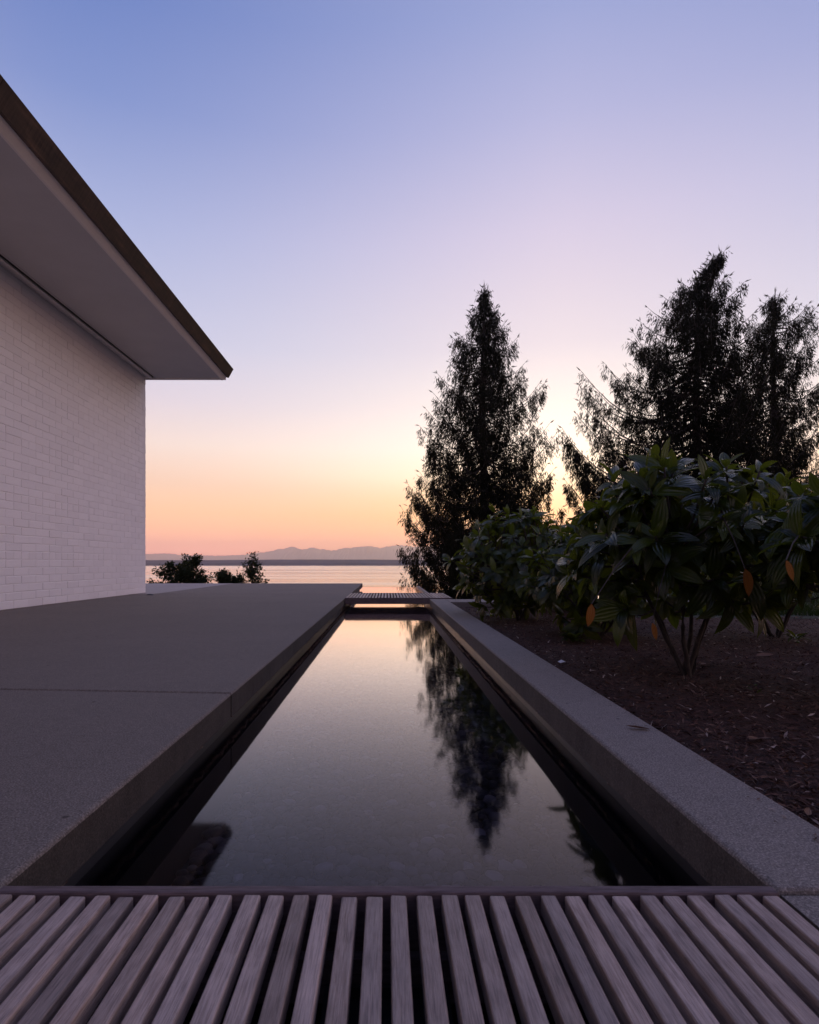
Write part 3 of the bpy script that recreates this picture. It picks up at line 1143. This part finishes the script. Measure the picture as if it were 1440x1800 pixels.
def leaf_mesh(L, W, droop, cup, seed, mat, nl=6, name='leaf', twist=0.0):
    """a pointed elliptic leaf growing along +X from the origin, face up; 48 triangles"""
    rr = random.Random(seed)
    vv, uv, ff = [], [], []
    for i in range(nl + 1):
        s = i / nl
        w = W * .5 * (math.sin(math.pi * min(1, s ** .85 * .96 + .03)) ** .8) if 0 < s < 1 else W * (.05 if s == 0 else .01)
        ang = -droop * s * s
        x = L * (s - .18 * droop * s ** 3)
        z = -L * droop * .5 * s * s
        tw = twist * s
        for j in range(5):
            u = j / 4 - .5
            yy = u * 2 * w
            zz = z + cup * abs(u) * 2 * w + (-.0016 if j == 2 else 0) + rr.uniform(-.0006, .0006)
            vv.append((x, yy * math.cos(tw), zz + yy * math.sin(tw)))
            uv.append((j / 4, s))
    for i in range(nl):
        for j in range(4):
            a = i * 5 + j
            ff.append((a, a + 5, a + 6, a + 1))
    me = bpy.data.meshes.new(name)
    me.from_pydata(vv, [], ff)
    ul = me.uv_layers.new(name='uv')
    for l in me.loops:
        ul.data[l.index].uv = uv[l.vertex_index]
    me.polygons.foreach_set('use_smooth', [True] * len(me.polygons))
    me.materials.append(mat)
    return me


LEAVES = [leaf_mesh(1, w, d, c, i, M['leaf'], twist=tw) for i, (w, d, c, tw) in enumerate(
    [(.34, .35, .25, .1), (.38, .6, .2, -.2), (.33, .9, .15, .2), (.40, .2, .3, 0), (.36, 1.2, .1, -.1), (.31, .5, .3, .35), (.42, .75, .12, -.35)])]
ORANGE = [leaf_mesh(1, w, d, c, 40 + i, M['leaf_orange']) for i, (w, d, c) in enumerate([(.34, .12, .1), (.4, .3, .14)])]
DEAD = [leaf_mesh(1, w, d, c, 60 + i, M['leaf_dead'], name='fallen_leaf', twist=tw) for i, (w, d, c, tw) in enumerate([(.36, -.18, .35, .3), (.4, .25, .3, -.4), (.32, -.5, .5, .3)])]


def orient(d, up):
    d = d.normalized()
    y = up.cross(d)
    y = y.normalized() if y.length > 1e-4 else d.orthogonal().normalized()
    z = d.cross(y)
    return Matrix((d, y, z)).transposed()


def shrub(label, bx, by, cx, cy, cz, rx, ry, rz_, nwh, leafL, seed, nstem=5, orange=(), low=-.35, maxparts=300):
    rr = random.Random(seed)
    base = Vector((bx, by, mulch_z(bx, by) - .01))
    root = empty('broadleaf_shrub', base)
    tag(root, label, 'shrub', 'broad-leaved shrubs in the mulch bed')
    C = Vector((cx, cy, cz)) - base
    tips = []
    tries = 0
    while len(tips) < nwh and tries < 20000:
        tries += 1
        d = Vector((rr.gauss(0, 1), rr.gauss(0, 1), rr.gauss(0.25, 1))).normalized()
        if d.z < low:
            continue
        rad = rr.uniform(.82, 1.06) if rr.random() < .78 else rr.uniform(.45, .8)
        lump = 1 + .34 * mnoise.noise(d * 2.2 + Vector((seed, 0, 0)))
        p = C + Vector((d.x * rx, d.y * ry, d.z * rz_)) * rad * lump
        if any((p - q[0]).length < leafL * .40 for q in tips):
            continue
        tips.append((p, d))
    # stems
    stems = []
    for k in range(nstem):
        a = 2 * math.pi * k / nstem + rr.uniform(-.4, .4)
        e = C + Vector((math.cos(a) * rx * .5, math.sin(a) * ry * .5, -rz_ * .15))
        m1 = Vector((e.x * .28 + rr.gauss(0, .02), e.y * .28 + rr.gauss(0, .02), e.z * .3))
        m2 = Vector((e.x * .75 + rr.gauss(0, .03), e.y * .75 + rr.gauss(0, .03), e.z * .62))
        pl = [Vector((rr.gauss(0, .012), rr.gauss(0, .012), -.02)), m1, m2, e]
        pp = []
        for i in range(10):       # Catmull-like smoothing by de Casteljau
            s = i / 9
            q = pl[:]
            while len(q) > 1:
                q = [q[n_].lerp(q[n_ + 1], s) for n_ in range(len(q) - 1)]
            pp.append(q[0] + Vector((rr.gauss(0, .004), rr.gauss(0, .004), 0)))
        tv, tf = [], []
        r0 = leafL * .075
        tube(tv, tf, pp, [r0 * (1 - .06 * i) for i in range(10)], 7)
        mesh_obj('stem', tv, tf, M['stem'], root, smooth=True)
        stems.append(pp)
    tv, tf = [], []
    allp = [p for st_ in stems for p in st_[4:]]
    for (p, d) in tips:
        q = min(allp, key=lambda a: (a - p).length + max(0, a.z - p.z) * 2)
        mid = q.lerp(p, .55) + Vector((rr.gauss(0, .015), rr.gauss(0, .015), -.02))
        tube(tv, tf, [q, mid, p], [leafL * .045, leafL * .035, leafL * .025], 5)
    mesh_obj('twigs', tv, tf, M['stem'], root, smooth=True)
    # whorls of leaves
    lf = []
    for (p, d) in tips:
        ax = (d + Vector((0, 0, .7))).normalized()
        u = ax.orthogonal().normalized()
        w = ax.cross(u)
        n = rr.randint(7, 11)
        a0 = rr.uniform(0, 6.28)
        for i in range(n):
            a = a0 + i * 2.399
            f = i / n
            open_ = rr.uniform(.55, 1.1) - .55 * (f > .75) - .1
            dirv = (u * math.cos(a) + w * math.sin(a)) * math.sin(open_ * 1.3) + ax * math.cos(open_ * 1.3)
            dirv.z -= rr.uniform(.1, .95) * (1 - f * .75)
            dirv.normalize()
            L = leafL * rr.uniform(.55, 1.2) * (1 - .3 * (f > .75))
            q = p - ax * leafL * .35 * (1 - f) + dirv * leafL * .04
            lf.append((q, dirv, ax, L, rr.randrange(len(LEAVES)), rr.gauss(0, .25)))
    # leaves nearest the camera and on top show largest
    camp = Vector((0, 0, CAMZ)) - base
    view = (camp - C).normalized()
    lf.sort(key=lambda t_: -((t_[0] - C).dot(view) + .6 * (t_[0] - C).z))
    vv, uvs, ff = [], [], []
    for i, (q, dv, ax, L, mi, roll) in enumerate(lf):
        mt = orient(dv, ax) @ Matrix.Rotation(roll, 3, 'X')
        if i < maxparts:
            o = link('leaf', LEAVES[mi], root)
            o.matrix_local = Matrix.Translation(q) @ mt.to_4x4() @ Matrix.Diagonal((L, L, L, 1))
        else:
            b0 = len(vv)
            me = LEAVES[mi]
            vv += [q + mt @ (v_.co * L) for v_ in me.vertices]
            uvs += [((n_ % 5) / 4, (n_ // 5) / 6) for n_ in range(len(me.vertices))]
            ff += [tuple(b0 + n_ for n_ in p_.vertices) for p_ in me.polygons]
    if ff:
        o = mesh_obj('leaves', vv, ff, M['leaf'], root, smooth=True, uvs=uvs)
        o['kind'] = 'stuff'
    for (px, py, Yd, L, lean) in orange:
        p = P(px, py, Yd) - base
        o = link('leaf', ORANGE[rr.randrange(2)], root)
        dv = Vector((lean, rr.uniform(-.2, .2), -1))
        o.matrix_local = Matrix.Translation(p) @ orient(dv, Vector((.2, -1, .1))).to_4x4() @ Matrix.Diagonal((L, L, L, 1))
        o['label'] = 'withered orange leaf hanging down'
        q = min([t_[0] for t_ in tips], key=lambda a: (a - p).length)
        tv, tf = [], []
        tube(tv, tf, [q, q.lerp(p, .5) + Vector((0, 0, .01)), p], [leafL * .02, leafL * .015, leafL * .012], 4)
        mesh_obj('leaf_stalk', tv, tf, M['stem'], root)
    return root


shrub('largest glossy green shrub with bare branching stems, in the middle of the mulch bed', 1.15, 2.24, 1.14, 2.3, .47, .39, .37, .30, 112, .135, 2, 6,
      orange=((1310, 1000, 1.78, .09, .22), (1040, 1062, 1.84, .075, -.12), (1147, 1095, 1.86, .06, .3)), low=-.85)
shrub('glossy green shrub cut off by the right picture edge, with the nearest leaves', 1.6, 1.75, 1.55, 1.74, .45, .34, .32, .25, 85, .14, 17, 5,
      orange=((1382, 985, 1.42, .06, .55),), low=-.5)
shrub('dense glossy shrub farthest along the bed, in front of the narrow cedar', .98, 4.3, .95, 4.35, .38, .42, .45, .36, 150, .12, 29, 5, low=-.95)
shrub('middle green shrub partly hidden behind the largest shrub', 1.22, 3.35, 1.2, 3.4, .30, .36, .36, .36, 120, .115, 37, 5, low=-.95)
shrub('shaded shrub showing between the largest shrub and the one at the picture edge', 2.2, 3.3, 2.15, 3.3, .46, .52, .4, .35, 140, .12, 43, 5, low=-.75)
shrub('glossy shrub at the far end of the bed against the low wall', 1.62, 5.1, 1.62, 5.1, .33, .42, .36, .36, 150, .11, 53, 5, low=-.95)


def low_plant(label, px, py, Y, n, L, seed):
    rr = random.Random(seed)
    p = P(px, py, Y)
    p.z = mulch_z(p.x, p.y)
    root = empty('low_plant', p)
    tag(root, label, 'plant', 'low plants in the mulch bed')
    for i in range(n):
        a = i * 2.399 + rr.uniform(-.3, .3)
        e = rr.uniform(.1, .9)
        dv = Vector((math.cos(a) * math.cos(e), math.sin(a) * math.cos(e), math.sin(e)))
        o = link('leaf', LEAVES[rr.randrange(len(LEAVES))], root)
        l_ = L * rr.uniform(.7, 1.15)
        o.matrix_local = Matrix.Translation((dv.x * .01, dv.y * .01, .005 + rr.uniform(0, .03))) @ orient(dv, Vector((0, 0, 1))).to_4x4() @ Matrix.Diagonal((l_, l_, l_, 1))


low_plant('low leafy rosette on the mulch left of the largest shrub', 1008, 1134, 3.1, 26, .085, 3)
low_plant('small green seedling in front of the farthest shrub near the coping', 862, 1085, 4.6, 12, .07, 5)
low_plant('tiny weed alone on the open mulch in the foreground', 1328, 1222, 1.85, 6, .022, 6)
low_plant('small light green plant on the mulch behind the largest shrub stems', 1400, 1130, 3.1, 14, .07, 8)

# fallen leaves
FL = [
    (1163, 1283, None, .05, 'curled brown leaf lying on the outer edge of the coping', 0, 2.9),
    (1338, 1300, None, .055, 'reddish dead leaf on the open mulch nearest the camera', 1, .5),
    (1108, 1246, None, .035, 'small pale dead leaf against the coping edge', 2, 1.2),
    (1345, 1156, None, .08, 'tan dead leaf on the mulch right of the shrub stems', 0, .1),
    (1245, 1172, None, .06, 'brown dead leaf at the foot of the largest shrub', 1, .4),
    (1090, 1125, None, .09, 'large drooping dead leaf between two shrubs', 2, 1.7),
    (1436, 1440, None, .03, 'dead leaf at the coping edge by the right picture edge', 0, .9),
]
for (px, py, _, L, lab, mi, rz0) in FL:
    oncop = 'outer edge' in lab
    zt = .001 if oncop else -.04
    Yd = F * (CAMZ - zt) / (py - 990)
    p = P(px, py, Yd)
    if not oncop:
        p.z = mulch_z(p.x, p.y) + .008
    o = link('fallen_leaf', DEAD[mi])
    o.matrix_world = Matrix.Translation(p + Vector((-L * .5, 0, .0015))) @ Matrix.Rotation(rz0, 4, 'Z') @ Matrix.Rotation(.2, 4, 'X') @ Matrix.Diagonal((L, L, L, 1))
    tag(o, lab, 'leaf', 'fallen leaves')
p = P(985, 1168, F * .42 / 178)
vv = [(0, 0, 0), (.022, .004, .004), (.028, .018, .001), (.012, .024, .009), (-.006, .014, .003)]
o = mesh_obj('paper_scrap', [Vector(v_) for v_ in vv] + [Vector(v_) - Vector((0, 0, .0012)) for v_ in vv],
             [(0, 1, 3), (1, 2, 3), (0, 3, 4), (5, 8, 6), (6, 8, 7), (5, 9, 8)] + [(i, 5 + i, 5 + (i + 1) % 5, (i + 1) % 5) for i in range(5)], M['paper'])
o.location = (p.x, p.y, mulch_z(p.x, p.y) + .008)
tag(o, 'tiny white scrap lying on the mulch beside the coping', 'scrap')

# ------------------------------------------------------------------ evening haze over the water
t = NT('haze')
pv = t.add('ShaderNodeVolumePrincipled', {'Color': (.98, .93, 1, 1), 'Density': 1.05e-4, 'Anisotropy': .88})
t.l.new(pv.outputs[0], t.out.inputs['Volume'])
bm = bmesh.new()
box(bm, -21000, 21000, -400, 15800, SEAZ - 3.0, 560)
hz = bm_obj('haze', bm, t.m)
hz['kind'] = 'stuff'
hz['label'] = 'thin evening haze over the water'
hz['category'] = 'haze'
